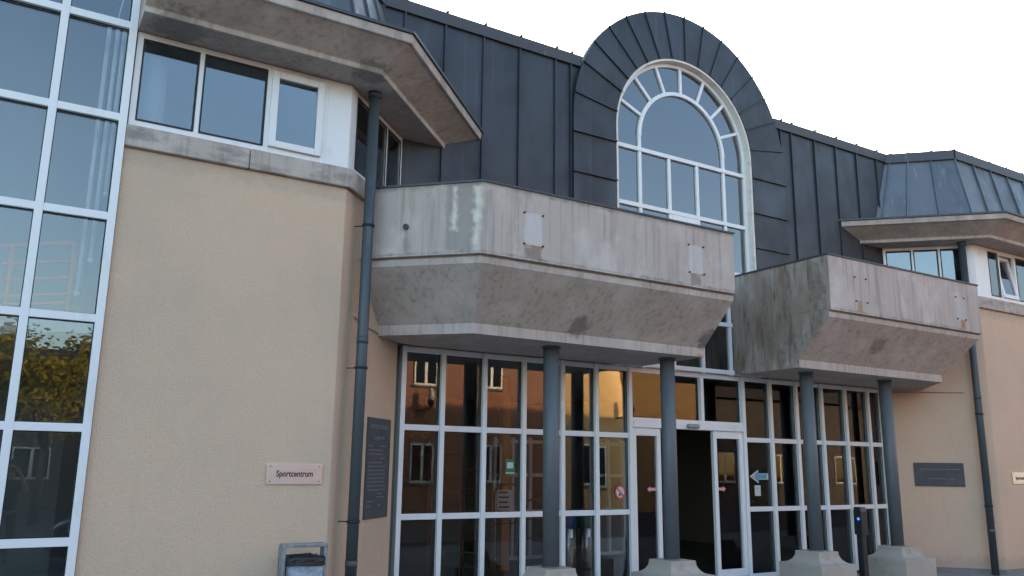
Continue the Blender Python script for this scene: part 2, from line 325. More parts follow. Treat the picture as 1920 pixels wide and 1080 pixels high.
def pane(F, a, b, n, c, d, gl, P):
    t = [random.gauss(0, .0012) for _ in range(2)]
    vs = []
    for nn in (n-.006, n):
        for (u, z) in ((a, c), (b, c), (b, d), (a, d)):
            vs.append(F.p(u, nn+(u-(a+b)/2)*t[0]+(z-(c+d)/2)*t[1], z))
    return MB().hexa([vs[0], vs[1], vs[2], vs[3], vs[4], vs[5], vs[6], vs[7]]).build('pane', gl, P)
# stairwell curtain wall on the far left
cu = [.71-.615*k for k in range(6)][::-1]
glazing('curtain_wall', FW, cu, [-.03, .985, 1.985, 3.0, 4.0, 5.02, 6.015, 7.0, 7.9], mw=.072, tw=.075, nm=.05, nt=.045, gl='glass_c')
MB().fbox(FW, cu[0]-3, cu[0]-.036, -.2, .03, Z0, 8).build('rendered_wall', 'render', B)
# first floor windows of the wings
def casement(F, u0, u1, z0, z1, P, tilt=0., n=.035):
    c = part('casement', P); w = .075
    g = MB()
    g.fbox(F, u0, u0+w, -.03, n, z0, z1).fbox(F, u1-w, u1, -.03, n, z0, z1).fbox(F, u0+w, u1-w, -.03, n, z0, z0+w).fbox(F, u0+w, u1-w, -.03, n, z1-w, z1)
    fr = g.build('sash', 'white', P, .006); pn = pane(F, u0+w-.008, u1-w+.008, .005, z0+w-.008, z1-w+.008, 'glass', P)
    bpy.data.objects.remove(c)
    if tilt:
        piv = F.p((u0+u1)/2, 0, z0); rot = Matrix.Rotation(tilt, 4, F.u)
        T = Matrix.Translation(piv) @ rot @ Matrix.Translation(-piv)
        for o in (fr, pn): o.data.transform(T)
def wing_windows(side):
    F = FW if side < 0 else Frame((2*AX, W), (-1, 0), (0, -1))
    P = glazing('ribbon_window', F, [XJ+.045, 1.40, 2.115, 2.755] if side < 0 else [-.9, -.3, .31, 1.0, 1.62, 2.22, 2.62], [5.01, 5.955], mw=.068, tw=.075, n0=-.06, nm=.0, nt=-.004, skip={(2, 0)} if side < 0 else {(4, 0)})
    if side < 0: casement(F, 2.14, 2.73, 5.045, 5.925, P)
    else: casement(F, 1.64, 2.2, 5.045, 5.925, P, tilt=R(9))
    # white corner panels
    pl = [(2.789, W), (cp(0)[0], W), cp(0), (FL.p(.115, 0, 0).x, FL.p(.115, 0, 0).y), (FL.p(.115, -.06, 0).x, FL.p(.115, -.06, 0).y), (cp(-.06)[0], W+.06), (2.789, W+.06)]
    pl = [(2.789 if side < 0 else 2.654, W), cp(0), FL.p(.115, 0, 0)[:2], FL.p(.115, -.06, 0)[:2], cp(-.06), (2.789 if side < 0 else 2.654, W+.06)]
    if side > 0: pl = [(mx(a), b) for a, b in pl][::-1]
    prism_part('corner_panel', pl, 4.967, 5.994, 'white', P, .006)
    F2 = FL if side < 0 else Frame((mx(W-KL), W), (-S2, S2), (-S2, -S2))
    glazing('splay_window', F2, [.145, .62, 1.10, 1.60], [5.01, 5.955], mw=.06, tw=.075, n0=-.06, nm=.0, nt=-.004)
for s_ in (-1, 1): wing_windows(s_)

# ground floor entrance screen
LM = [4.435, 5.01, 5.65, 6.29, 6.95, 7.56]; RMU = [10.63, 11.29, 11.95, 12.62, 13.28, 13.94, 14.33]
ZS = [0.0, 1.045, 2.165, 3.175]
glazing('entrance_screen', FG, LM+[8.2], ZS, mw=.066, tw=.075, nm=.06, nt=.03, gl='glass_g')
glazing('entrance_screen', FG, RMU, ZS, mw=.066, tw=.075, nm=.06, nt=.03, gl='glass_g')
dr = part('door_screen', B)
g = MB().fbox(FG, 8.235, 10.595, -.06, .02, 3.135, 3.213); g.build('transom', 'white', dr, .004)
MB().fbox(FG, 8.235, 10.595, -.1, .07, 2.29, 2.385).build('door_track', 'white', dr, .006)
MB().fbox(FG, 8.235, 10.595, -.06, .045, 2.387, 2.44).build('transom', 'white', dr, .004)
MB().fbox(FG, 9.665, 9.73, -.05, .05, 2.442, 3.133).build('mullion', 'white', dr, .004)
MB().fbox(FG, 8.95, 9.01, -.05, .03, 2.442, 3.133).build('mullion', 'white', dr, .004)
for a, b_ in ((8.24, 8.945), (9.015, 9.66), (9.735, 10.59)): pane(FG, a, b_, -.014, 2.44, 3.135, 'glass_g', dr)
MB().fbox(FG, 9.30, 9.55, .073, .13, 2.31, 2.375).build('motion_sensor', 'galv', dr, .02)
MB().fbox(FG, 8.235, 10.595, -.1, .02, -.1, .004).build('threshold', 'galv', dr)
def leaf(u0, u1, arrow_dir):
    D = part('sliding_door', B); w = .075
    g = MB().fbox(FG, u0, u0+w, -.03, .035, .02, 2.285).fbox(FG, u1-w, u1, -.03, .035, .02, 2.285).fbox(FG, u0+w, u1-w, -.03, .035, .02, .13).fbox(FG, u0+w, u1-w, -.03, .035, 2.17, 2.285)
    g.build('door_frame', 'white', D, .005); pane(FG, u0+w-.008, u1-w+.008, .0, .122, 2.178, 'glass_g', D)
    c = u1-w-.10 if arrow_dir < 0 else u0+w+.10; z = 1.37; k = arrow_dir
    vs = [(-.09, .022), (.03, .022), (.03, .045), (.09, 0), (.03, -.045), (.03, -.022), (-.09, -.022)]
    MB().add([FG.p(c+k*a, .0045, z+b) for a, b in vs]+[FG.p(c+k*a, .0025, z+b) for a, b in vs], [tuple(range(7)), tuple(range(7, 14))]+[(i, (i+1) % 7, 7+(i+1) % 7, 7+i) for i in range(7)]).build('arrow_sticker', 'pink', D)
leaf(8.24, 8.80, -1); leaf(9.92, 10.59, 1)

# ---- balconies
def balcony(side, m):
    def loop(d, e, z):
        k = KL; x1, y1 = 4.42, 7.91; s0 = x1+y1+d/S2                # splay end runs along X + Y = s0
        yw = (s0+k)/2+.06; xw = s0-yw
        pts = [(xw, yw), (s0-(y1+d), y1+d), (8.388-e, y1+d), (8.388-e, ZW+.1), (4.6, ZW+.1), (xw+.3+d*0, yw+.3)]
        if side > 0: pts = [(mx(a), b) for a, b in pts]
        return [(a, b, z) for a, b in pts]
    lv = [(.64, 0, 3.222), (.64, 0, 3.345), (.05, 0, 3.93), (.035, 0, 3.998), (.07, .0, 4.0), (.07, 0, 4.024), (0, 0, 4.03), (0, 0, 4.868), (.17, .17, 4.868), (.17, .17, 4.0)]
    P = MB().loft([loop(*l) for l in lv]).build('balcony', m, B, .012)
    def strip(d0, d1, z0, z1):
        a, b = loop(d0, d0 if d0 < 0 else d0, 0), loop(d1, d1, 0)
        g = MB()
        for i in range(3):
            p, q, r_, t = a[i], a[i+1], b[i+1], b[i]
            g.hexa([(*p[:2], z0), (*q[:2], z0), (*r_[:2], z0), (*t[:2], z0), (*p[:2], z1), (*q[:2], z1), (*r_[:2], z1), (*t[:2], z1)])
        return g
    strip(-.018, .19, 4.870, 4.894).build('coping_cap', 'flash', P)
    bx = [(4.97, 5.23), (7.55, 7.81)] if side < 0 else [(10.97, 11.24), (13.64, 13.88)]
    for a, b in bx:
        for x in (a, b):
            for z in (4.22, 4.595): MB().tube((x, 7.915, z), (x, 7.89, z), .012, 8).build('bolt', 'black', P)
    if side < 0:
        n = Vector((-S2, -S2, 0)); c = Vector((3.77, 8.56, 4.38))
        MB().tube(c-n*.02, c+n*.03, .034, 16).build('weep_pipe', 'flash', P); MB().tube(c+n*.028, c+n*.032, .024, 16).build('dark_bore_disc', 'black', P)  # black disc stands in for the shaded hollow of the pipe
balcony(-1, 'conc_b1'); balcony(1, 'conc_b2')

# ---- columns
def column(x, y):
    C_ = part('column', B); C_.location = (x, y, 0)
    MB().tube((0, 0, .46), (0, 0, 3.225), .103, 28).build('shaft', 'column', C_)
    MB().tube((0, 0, 3.195), (0, 0, 3.224), .122, 28).build('top_plate', 'column', C_); MB().tube((0, 0, .47), (0, 0, .492), .113, 28).build('base_collar', 'column', C_)
    prof = [(.40, -.12), (.40, .30)]
    for k in range(9):
        t = k/8*math.pi/2; prof.append((.225+.15*(1-math.sin(t)), .30+.155*(1-math.cos(t))))
    prof.append((.225, .475))
    MB().loft([[(-h, -h, z), (h, -h, z), (h, h, z), (-h, h, z)] for h, z in prof]).build('footing', 'conc_base', C_, .01)
    return C_
c0 = column(6.05, 8.93)
for x in (8.04, 10.98, 13.0):
    c = copy_tree(c0, B); c.location = (x, 8.93, 0)

# ---- eaves, gutters
def eave(side):
    lv = [(.44, 6.0), (.44, 6.06), (.80, 6.25), (.845, 6.25), (.86, 6.35)]
    P = MB().loft([[(a, b, z) for a, b in wing_poly(d, side, xr=24.)] for d, z in lv]).build('eave', 'conc_eave', B, .01)
    pa, pb = wing_poly(.80, side), wing_poly(.885, side)
    idx = (0, 1) if side < 0 else (3, 4)
    for i in idx:
        MB().hexa([(*p, 6.352) for p in (pa[i], pa[i+1], pb[i+1], pb[i])]+[(*p, 6.385) for p in (pa[i], pa[i+1], pb[i+1], pb[i])]).build('gutter_edge', 'flash', P)
eave(-1); eave(1)

# ---- zinc cladding
def sides(poly, side): return poly if side < 0 else [(mx(p[0]),)+tuple(p[1:]) for p in poly]
ZB, ZT, ZR = 3.6, 7.86, 8.03
SE = [4.18, 4.81, 5.44, 6.06, 6.71]
zw = part('zinc_wall', B)
for side in (-1, 1):
    xs = [3.6]+SE+[7.6]
    for a, b in zip(xs[:-1], xs[1:]):
        x0, x1 = (a, b) if side < 0 else (mx(b), mx(a))
        MB().hexa([(x0+.003, ZW, ZB), (x1-.003, ZW, ZB), (x1-.003, ZW+.03, ZB), (x0+.003, ZW+.03, ZB), (x0+.003, ZW+random.uniform(-.002, .004), ZT), (x1-.003, ZW+random.uniform(-.002, .004), ZT), (x1-.003, ZW+.03, ZT), (x0+.003, ZW+.03, ZT)]).build('zinc_panel', 'zinc', zw)
    for s_ in SE+[7.0]:
        x = s_ if side < 0 else mx(s_)
        MB().box(x-.011, x+.011, ZW-.032, ZW+.01, ZB, ZT).build('standing_seam', 'zinc_seam', zw)
        MB().hexa([(x-.02, ZW-.075, ZR+.0), (x+.02, ZW-.075, ZR), (x+.02, ZW+.1, ZR), (x-.02, ZW+.1, ZR), (x-.008, ZW-.085, ZR+.03), (x+.008, ZW-.085, ZR+.03), (x+.008, ZW+.1, ZR+.02), (x-.008, ZW+.1, ZR+.02)]).build('seam_fold', 'zinc_seam', zw)
    a, b = (3.84, 7.2) if side < 0 else (mx(7.2), mx(3.84))
    MB().hexa([(a, ZW-.045, ZT), (b, ZW-.045, ZT), (b, ZW+.05, ZT), (a, ZW+.05, ZT), (a, ZW-.06, ZR), (b, ZW-.06, ZR), (b, ZW+.3, ZR+.01), (a, ZW+.3, ZR+.01)]).build('coping', 'flash', zw)
# mansards over the wings
DB, DR = .10, -.27
def mansard(side):
    P = part('mansard_roof', B)
    cb, cr_, eb, er = cp(DB), cp(DR), ce(DB, ZW), ce(DR, ZW)
    def pt(t3): return t3 if side < 0 else (mx(t3[0]), t3[1], t3[2])
    def face(B0, B1, T0, T1, ts):
        B0, B1, T0, T1 = map(Vector, (B0, B1, T0, T1))
        for i in range(len(ts)-1):
            q = [B0.lerp(B1, ts[i]), B0.lerp(B1, ts[i+1]), T0.lerp(T1, ts[i+1]), T0.lerp(T1, ts[i])]
            q = [Vector(pt(tuple(v))) for v in q]
            if side > 0: q = [q[1], q[0], q[3], q[2]]
            MB().slab(*q, .02).build('zinc_panel', 'zinc2', P)
        for t in ts[1:]:
            a, b = Vector(pt(tuple(B0.lerp(B1, t)))), Vector(pt(tuple(T0.lerp(T1, t))))
            nn = (Vector(pt(tuple(B1)))-Vector(pt(tuple(B0)))).cross(Vector(pt(tuple(T0)))-Vector(pt(tuple(B0))))
            if nn.y > 0: nn = -nn
            MB().bar(a, b, nn, .024, .034).build('standing_seam', 'zinc2', P)
            v = (b-a).normalized(); nn.normalize(); tip = b+Vector((0, 0, .17))
            MB().bar(tip-Vector((0, .06, 0)), tip+Vector((0, .1, 0)), (0, 0, 1), .024, .02).build('seam_fold', 'zinc_seam', P)
    x0 = -4. if side > 0 else XJ
    n = int((cb[0]-x0)/.62)
    face((x0, W-DB, 6.36), (*cb, 6.36), (x0, W-DR, ZT), (*cr_, ZT), [i/n for i in range(n+1)])
    face((*cb, 6.36), (*eb, 6.36), (*cr_, ZT), (*er, ZT), [0, 1/3, 2/3, .93])
    B1, B0, T0, T1 = Vector((*cb, 6.36)), Vector((*eb, 6.36)), Vector((*er, ZT)), Vector((*cr_, ZT))
    q = [Vector(pt(tuple(v))) for v in (B1.lerp(B0, .93), B0, T0, T1.lerp(T0, .93))]
    if side > 0: q = [q[1], q[0], q[3], q[2]]
    MB().slab(*q, .02).build('zinc_panel', 'zinc2', P)
    ch = [(x0, W-DR), cr_, er]
    for p, q in zip(ch[:-1], ch[1:]):
        d = (Vector(q)-Vector(p)).normalized(); nrm = Vector((d.y, -d.x))*.05; bk = -nrm*5
        pts = [Vector(p)+nrm, Vector(q)+nrm, Vector(q)+bk, Vector(p)+bk]
        pts = [pt((v.x, v.y, 0)) for v in pts]
        MB().hexa([(v[0], v[1], ZT-.02) for v in pts]+[(v[0], v[1], ZR) for v in pts]).build('coping', 'flash', P)
mansard(-1); mansard(1)
MB().fbox(FW, cu[0]-3, .745, -.5, .06, 7.94, 8.2).build('coping', 'flash', B)

# ---- arched dormer: surround, lining, window
AC = 7.02; RO, RI = 2.36, 1.53; AY = 9.76
sr = part('arch_surround', B)
def ring_pt(r, a, y): return (AX+r*math.cos(a), y, AC+r*math.sin(a))
def sect(a0, a1, n=5, r0=RI, r1=RO, y0=AY, y1=9.87):
    g = MB()
    for i in range(n):
        t0, t1 = a0+(a1-a0)*i/n, a0+(a1-a0)*(i+1)/n
        g.hexa([ring_pt(r0, t0, y0), ring_pt(r1, t0, y0), ring_pt(r1, t1, y0), ring_pt(r0, t1, y0), ring_pt(r0, t0, y1), ring_pt(r1, t0, y1), ring_pt(r1, t1, y1), ring_pt(r0, t1, y1)])
    return g
a_first = math.asin((7.39-AC)/RO)
angs = [R(9)]+[R(23+11.15*k) for k in range(13)]+[R(171)]
for i in range(len(angs)-1): sect(angs[i]+.0012, angs[i+1]-.0012, y0=AY+random.uniform(-.002, .002)).build('zinc_panel', 'zinc', sr)
for a in angs:
    p, q = Vector(ring_pt(RI+.003, a, AY)), Vector(ring_pt(RO+.012, a, AY)); MB().bar(p, q, (0, -1, 0), .02, .026).build('standing_seam', 'zinc_seam', sr)
JZ = [3.6, 4.15, 4.8, 5.46, 6.09, 6.74]
for side in (-1, 1):
    def jx(v): return AX+side*v
    for i in range(len(JZ)):
        z0 = JZ[i]; z1 = JZ[i+1] if i+1 < len(JZ) else None
        a, b = sorted((jx(RI), jx(RO)))
        if z1: MB().box(a, b, AY+random.uniform(-.002, .002), 10, z0+.002, z1-.002).build('zinc_panel', 'zinc', sr)
        else:
            ang = [R(9)*k/4 for k in range(5)]; outer = [(RO*math.cos(t), AC+RO*math.sin(t)) for t in ang]; inner = [(RI*math.cos(t), AC+RI*math.sin(t)) for t in ang][::-1]
            pl = [(RI, z0+.002), (RO, z0+.002)]+outer+inner; n = len(pl)
            MB().add([(jx(u), AY, z) for u, z in pl]+[(jx(u), 10, z) for u, z in pl], [tuple(range(n)), tuple(range(n, 2*n))]+[(k, (k+1) % n, n+(k+1) % n, n+k) for k in range(n)]).build('zinc_panel', 'zinc', sr)
        MB().bar((jx(RI+.003), AY, z0), (jx(RO+.02), AY, z0), (0, -1, 0), .022, .035).build('standing_seam', 'zinc_seam', sr)
g = MB()                                                          # barrel behind the surround
N_ = 40
for i in range(N_):
    t0, t1 = math.pi*i/N_, math.pi*(i+1)/N_
    g.hexa([ring_pt(RO-.19, t0, 9.86), ring_pt(RO-.15, t0, 9.86), ring_pt(RO-.15, t1, 9.86), ring_pt(RO-.19, t1, 9.86), ring_pt(RO-.19, t0, 10.45), ring_pt(RO-.15, t0, 10.45), ring_pt(RO-.15, t1, 10.45), ring_pt(RO-.19, t1, 10.45)])
g.build('barrel_roof', 'zinc', sr)
ln = sect(0, math.pi, 40, RI-.04, RI-.002, AY+.012, 9.97)
for side in (-1, 1):
    a, b = sorted((AX+side*(RI-.045), AX+side*(RI-.002))); ln.box(a, b, AY+.012, 10.03, 3.2, AC)
ln.build('reveal_lining', 'cream', sr)
aw = part('arched_window', B); RW = RI-.045; Y0, Y1 = 9.885, 9.955
def arc_bar(r, w, a0, a1, n=32, y0=Y0): return sect(a0, a1, n, r-w/2, r+w/2, y0, Y1)
arc_bar(RW-.03, .06, 0, math.pi, 40).build('outer_frame', 'white', aw)
RA = .945
arc_bar(RA, .062, 0, math.pi, 36, Y0-.006).build('inner_ring', 'white', aw)
spk = [R(22.5*k) for k in range(1, 8)]
for a in spk:
    p, q = Vector(ring_pt(RA+.03, a, Y0+.002)), Vector(ring_pt(RW-.055, a, Y0+.002)); MB().bar(p, q, (0, 1, 0), .05, .06).build('spoke', 'white', aw)
TZ = [3.25, 4.05, 4.95, 5.82, 6.78]
MX = [-RW+.03, -.945, -.315, .315, .945, RW-.03]
for k, u in enumerate(MX):
    top = AC if k in (0, 1, 4, 5) else 6.75
    MB().box(AX+u-.03, AX+u+.03, Y0, Y1, 3.2, top).build('mullion', 'white', aw, .004)
for z in TZ: MB().box(AX-RW+.06, AX+RW-.06, Y0-.01, Y1-.004, z-.034, z+.034).build('transom', 'white', aw, .004)
MB().box(AX-.285, AX+.285, Y0-.004, Y1-.01, 5.69, 5.785).build('door_head', 'white', aw)
def apane(poly, y=9.92):
    n = len(poly); t = (random.gauss(0, .001), random.gauss(0, .001)); cx = sum(p[0] for p in poly)/n; cz = sum(p[1] for p in poly)/n
    f = lambda u, z, y_: (AX+u, y_+(u-cx)*t[0]+(z-cz)*t[1], z)
    MB().add([f(u, z, y) for u, z in poly]+[f(u, z, y+.006) for u, z in poly], [tuple(range(n)), tuple(range(n, 2*n))]+[(k, (k+1) % n, n+(k+1) % n, n+k) for k in range(n)]).build('pane', 'glass_a', aw)
for i in range(len(MX)-1):
    for j in range(len(TZ)-1): apane([(MX[i]+.026, TZ[j]+.03), (MX[i+1]-.026, TZ[j]+.03), (MX[i+1]-.026, TZ[j+1]-.03), (MX[i]+.026, TZ[j+1]-.03)])
apane([(RA-.03, 6.81)]+[((RA-.03)*math.cos(math.pi*k/28), AC+(RA-.03)*math.sin(math.pi*k/28)) for k in range(29)]+[(-RA+.03, 6.81)])
ea = [0]+spk+[math.pi]
for i in range(8):
    a0, a1 = ea[i]+.012, ea[i+1]-.012
    o_ = [((RW-.05)*math.cos(a0+(a1-a0)*k/6), AC+(RW-.05)*math.sin(a0+(a1-a0)*k/6)) for k in range(7)]
    i_ = [((RA+.025)*math.cos(a0+(a1-a0)*k/6), AC+(RA+.025)*math.sin(a0+(a1-a0)*k/6)) for k in range(7)][::-1]
    pl = o_+i_
    if i == 0: pl = [(RA+.025, 6.81), (RW-.05, 6.81)]+pl
    if i == 7: pl = o_+[(-RW+.05, 6.81), (-RA-.025, 6.81)]+i_
    apane(pl)

# ---- downpipes and cable
def downpipe(pts_x, y, zt, side):
    P = MB().tube((pts_x, y, Z0), (pts_x, y, zt), .062, 20).build('downpipe', 'pipe', B)
    for z in (.62, 3.0): MB().tube((pts_x, y, z), (pts_x, y, z+.08), .0655, 20).build('pipe_sleeve', 'pipe', P)
    MB().tube((pts_x, y, 5.93), (pts_x, y, 6.0), .078, 20).build('pipe_collar', 'pipe', P)
    for z in (1.08, 2.72, 4.35):
        g = MB().tube((pts_x, y, z), (pts_x, y, z+.025), .073, 20)
        g.tube((pts_x, y, z+.012), (pts_x+side*.17*S2, y+.17*S2, z+.012), .006, 8)
        g.build('pipe_clamp', 'black', P)
downpipe(3.36, 8.70, 6.0, -1); downpipe(mx(3.36), 8.70, 6.0, 1)
MB().path([FL.p(.35, .012, 3.33), FL.p(.75, .015, 3.27), FL.p(1.2, .012, 3.24), FL.p(1.88, .012, 3.2)], .008).build('cable', 'galv', B)
MB().path([FR.p(.02, .012, 3.16), FR.p(.8, .012, 3.15), FR.p(1.48, .014, 3.14)], .008).build('cable', 'galv', B)

MB().box(24.3, 47, W+.003, 24, Z0, 6.0).build('rendered_wall', 'render', B); MB().loft([[(24.3, W-.1, 6.0), (47, W-.1, 6.0), (47, 24, 6.0), (24.3, 24, 6.0)], [(24.3, W+.27, 8.02), (47, W+.27, 8.02), (47, 23.7, 8.02), (24.3, 23.7, 8.02)]]).build('mansard_roof', 'zinc2', B)  # unseen wing added to block the low sun from the houses opposite
# ---- inside and behind: shell, floors, partitions
deck = [(-4, 12.6), (.8, 12.6), (.8, 9.0), (cp(-.3)[0], 9.0), (3.95, 9.9), (7.0, 9.9), (7.0, 10.42), (mx(7.0), 10.42), (mx(7.0), 9.9), (mx(3.95), 9.9), (mx(cp(-.3)[0]), 9.0), (24, 9.0), (24, 24), (-4, 24)]
MB().box(-4, .79, 9.16, 12.59, 7.9, 7.92).build('added_rooflight', 'glass_g', B)  # glass roof opening added to let skylight brighten the stairwell
MB().prism(deck, 7.8, 7.98).build('roof_deck', 'flash', B)
MB().box(-4, 24, 23.8, 24, Z0, 7.8).build('back_wall', 'in_wall', B); MB().box(-4.2, -4, 8.7, 24, Z0, 8).build('side_wall', 'render', B); MB().box(24, 24.2, 8.7, 24, Z0, 8).build('side_wall', 'render', B)
bk_ = [(AX+(RO-.195)*math.cos(t), AC+(RO-.195)*math.sin(t)) for t in [R(22+136*k/24) for k in range(25)]]; nb = len(bk_)
MB().add([(x, 10.43, z) for x, z in bk_]+[(x, 10.45, z) for x, z in bk_], [tuple(range(nb)), tuple(range(nb, 2*nb))]+[(k, (k+1) % nb, nb+(k+1) % nb, nb+k) for k in range(nb)]).build('dormer_back', 'in_wall', B)
MB().box(.78, .86, 8.75, 16, Z0, 6.0).build('partition', 'in_grey', B)
MB().box(-4, .78, 12.5, 12.6, Z0, 7.8).build('stair_wall', 'in_grey', B)
MB().box(4.45, 14.3, 10.06, 17.5, Z0, 0.0).build('lobby_floor', 'in_floor', B)
MB().box(4.45, 14.3, 17.5, 17.6, 0, 3.2).build('lobby_wall', 'in_wall', B)
MB().box(4.36, 4.44, 10.06, 17.5, 0, 3.2).build('lobby_wall', 'in_wall', B); MB().box(14.31, 14.39, 10.06, 17.5, 0, 3.2).build('lobby_wall', 'in_wall', B)
MB().box(10.85, 10.95, 13.4, 17.4, 0, 3.1).build('lobby_wall', 'in_wall', B)
MB().box(.87, 7.8, 10.1, 17.5, 3.22, 3.5).build('floor_slab', 'in_white', B); MB().box(10.96, 22, 10.1, 17.5, 3.22, 3.5).build('floor_slab', 'in_white', B)
MB().box(7.8, 10.96, 10.25, 17.5, 3.22, 3.42).build('floor_slab', 'in_white', B)
for side in (-1, 1):
    pl = [(XJ+.12, 8.82), (cp(-.2)[0], 8.85), (4.2, 9.98), (4.2, 14), (XJ+.12, 14)]
    if side > 0: pl = [(mx(a), b) for a, b in pl][::-1]
    MB().prism(pl, 4.5, 4.7).build('floor_slab', 'in_white', B)
    pl2 = [(XJ+.12, 8.82), (cp(-.2)[0], 8.85), (4.2, 9.98), (4.2, 14), (XJ+.12, 14)]
    if side > 0: pl2 = [(mx(a), b) for a, b in pl2][::-1]
    MB().prism(pl2, 6.06, 6.3).build('ceiling', 'in_white', B)
    a, b = (XJ+.12, 4.2) if side < 0 else (mx(4.2), mx(XJ+.12)); MB().box(a, b, 13.9, 14, 4.7, 6.06).build('room_wall', 'in_white', B)
    a, b = (4.2, 4.28) if side < 0 else (mx(4.28), mx(4.2)); MB().box(a, b, 9.98, 14, 3.5, 7.8).build('room_wall', 'in_white', B)
MB().tube((1.0, 9.08, 4.7), (1.0, 9.08, 6.06), .135, 24).build('round_pillar', 'in_white', B)
MB().tube((mx(3.35), 9.9, 4.7), (mx(3.35), 9.9, 6.06), .15, 24).build('round_pillar', 'in_dark', B)
for x in (7.76, 10.96): MB().box(x-.04 if x < 9 else x, x if x < 9 else x+.04, 10.06, 12.9, 3.5, 7.9).build('hall_wall', 'in_white', B)
MB().box(7.8, 10.96, 12.9, 12.98, 3.5, 7.9).build('hall_wall', 'in_white', B)
# vestibule posts and lobby furniture of the building
for x in (8.3, 10.5):
    v = part('inner_screen', B)
    for z in (.05, .85, 1.5, 2.1): MB().box(x-.6, x+.6, 13.2, 13.25, z, z+.06).build('transom', 'white', v)
    for k in range(4): MB().box(x-.6+.38*k, x-.54+.38*k, 13.19, 13.26, .05, 2.2).build('mullion', 'white', v)
MB().box(7.66, 7.76, 11.2, 11.3, 0, 3.2).build('inner_post', 'in_white', B)
MB().box(11.35, 11.43, 11.0, 11.08, 0, 3.2).build('inner_post', 'in_white', B)
MB().box(7.35, 7.5, 12.3, 12.45, 0, 3.2).build('inner_post', 'orange', B)

# ---------------------------------------------------------------- signs, plaques, notices
def wall_sign(F, u0, label):
    S = empty('wall_sign', F.p(u0+.29, 0, 1.48)); tag(S, label, 'sign', 'metal nameplates on the wing walls')
    L_ = Frame((0, 0), F.u[:2], F.n[:2])
    MB().fbox(L_, -.29, .29, .008, .018, 0, .21).build('plate', 'alu', S, .002)
    text_mesh('lettering', 'Sportcentrum', .085, 'black', S, face_mat(L_, 0, .019, .105), .80, .0018)
    for a in (-.255, .255):
        for z in (.03, .18): MB().tube(L_.p(a, .0, z), L_.p(a, .022, z), .006, 8).build('screw', 'black', S)
wall_sign(FW, 2.385, 'metal nameplate tinted with reflected pink light, reading Sportcentrum on the beige wall above the litter bin')
wall_sign(FW, 16.17, 'metal nameplate cut by the right edge of the picture, beyond the downpipe')
def plaque(F, u0, u1, z0, z1, label, big, lines):
    c = F.p((u0+u1)/2, 0, z0); S = empty('wall_plaque', c); tag(S, label, 'plaque'); L_ = Frame((0, 0), F.u[:2], F.n[:2]); w = (u1-u0)/2
    MB().fbox(L_, -w, w, -.01, .02, 0, z1-z0).build('slab', 'slate', S, .003)
    for s, z, sz in big: text_mesh('lettering', s, sz, 'engrave', S, face_mat(L_, 0, .0205, z), .95, 0)
    for z, a, b in lines:
        g = MB(); u = a
        while u < b:
            l = random.uniform(.025, .075); g.fbox(L_, u, min(u+l, b), .018, .0212, z, z+.013); u += l+.014
        g.build('engraved_line', 'engrave', S)
PLN = [(.83, -.30, -.19), (.83, .05, .24), (.78, -.31, .12), (.735, -.30, .16), (.69, .06, .18), (.635, -.31, .10), (.59, -.31, .22), (.545, -.31, .19), (.50, -.31, .22), (.455, -.31, .20), (.41, -.31, .22), (.365, -.31, .24), (.32, -.31, .24), (.275, .0, .14), (.235, -.02, .22), (.19, -.31, -.12), (.14, -.31, -.2), (.14, .02, .12)]
plaque(FL, .895, 1.60, 1.07, 2.235, 'tall dark slate plaque half hidden behind the left downpipe', [('OFFICIELE OPENING', 1.06, .066), ('23 JUNI 1990', .93, .058)], PLN)
plaque(FR, .505, 1.355, 1.42, 1.845, 'wide dark slate plaque on the beige wall right of the columns', [], [(.30, -.34, .36), (.13, -.2, .1), (.13, .14, .26)])
def notice(name, u, z, w, h, m, label, F=FG, n=-.032, cat='notice', deco=None):
    S = empty(name, F.p(u, n, z)); tag(S, label, cat); L_ = Frame((0, 0), F.u[:2], F.n[:2])
    if m: MB().fbox(L_, -w/2, w/2, 0, .0022, -h/2, h/2).build('sheet', m, S)
    if deco: deco(S, L_)
    return S
def disc(L_, u, z, r, n0, n1, k=24): 
    a = [L_.p(u+r*math.cos(t*2*math.pi/k), n0, z+r*math.sin(t*2*math.pi/k)) for t in range(k)]; b = [v+L_.n*(n1-n0) for v in a]
    return MB().loft([a, b])
def d_green(S, L_): MB().fbox(L_, -.05, .05, .0024, .0036, -.02, .06).build('pictogram', 'paper', S); MB().fbox(L_, -.07, .07, .0024, .0036, -.09, -.075).build('text_line', 'paper', S)
notice('emergency_sticker', 6.10, 1.68, .15, .2, 'greenp', 'green and white safety sticker on the lobby glass', deco=d_green, cat='sticker', n=-.0072)
def d_lines(S, L_):
    for k in range(4): MB().fbox(L_, -.11, .03+.02*(k % 2), .0024, .0036, .09-.065*k, .115-.065*k).build('text_line', 'black', S)
notice('paper_notice', 6.05, 1.235, .27, .27, 'paper', 'white paper notice with black lines on the lobby glass under the green sticker', deco=d_lines)
def d_no(S, L_):
    disc(L_, 0, 0, .10, .0, .002).build('red_disc', 'red', S); disc(L_, 0, 0, .078, .0024, .0034).build('white_disc', 'paper', S)
    MB().hexa([L_.p(*v) for v in ((-.066, .0038, .05), (-.05, .0038, .066), (.066, .0038, -.05), (.05, .0038, -.066), (-.066, .0046, .05), (-.05, .0046, .066), (.066, .0046, -.05), (.05, .0046, -.066))]).build('bar', 'red', S)
    disc(L_, -.01, -.035, .02, .0038, .0046).build('symbol', 'black', S)
notice('prohibition_sticker', 8.02, 1.33, 0, 0, None, 'round red and white prohibition sticker on the glass left of the doors', deco=d_no, cat='sticker', n=-.0072)
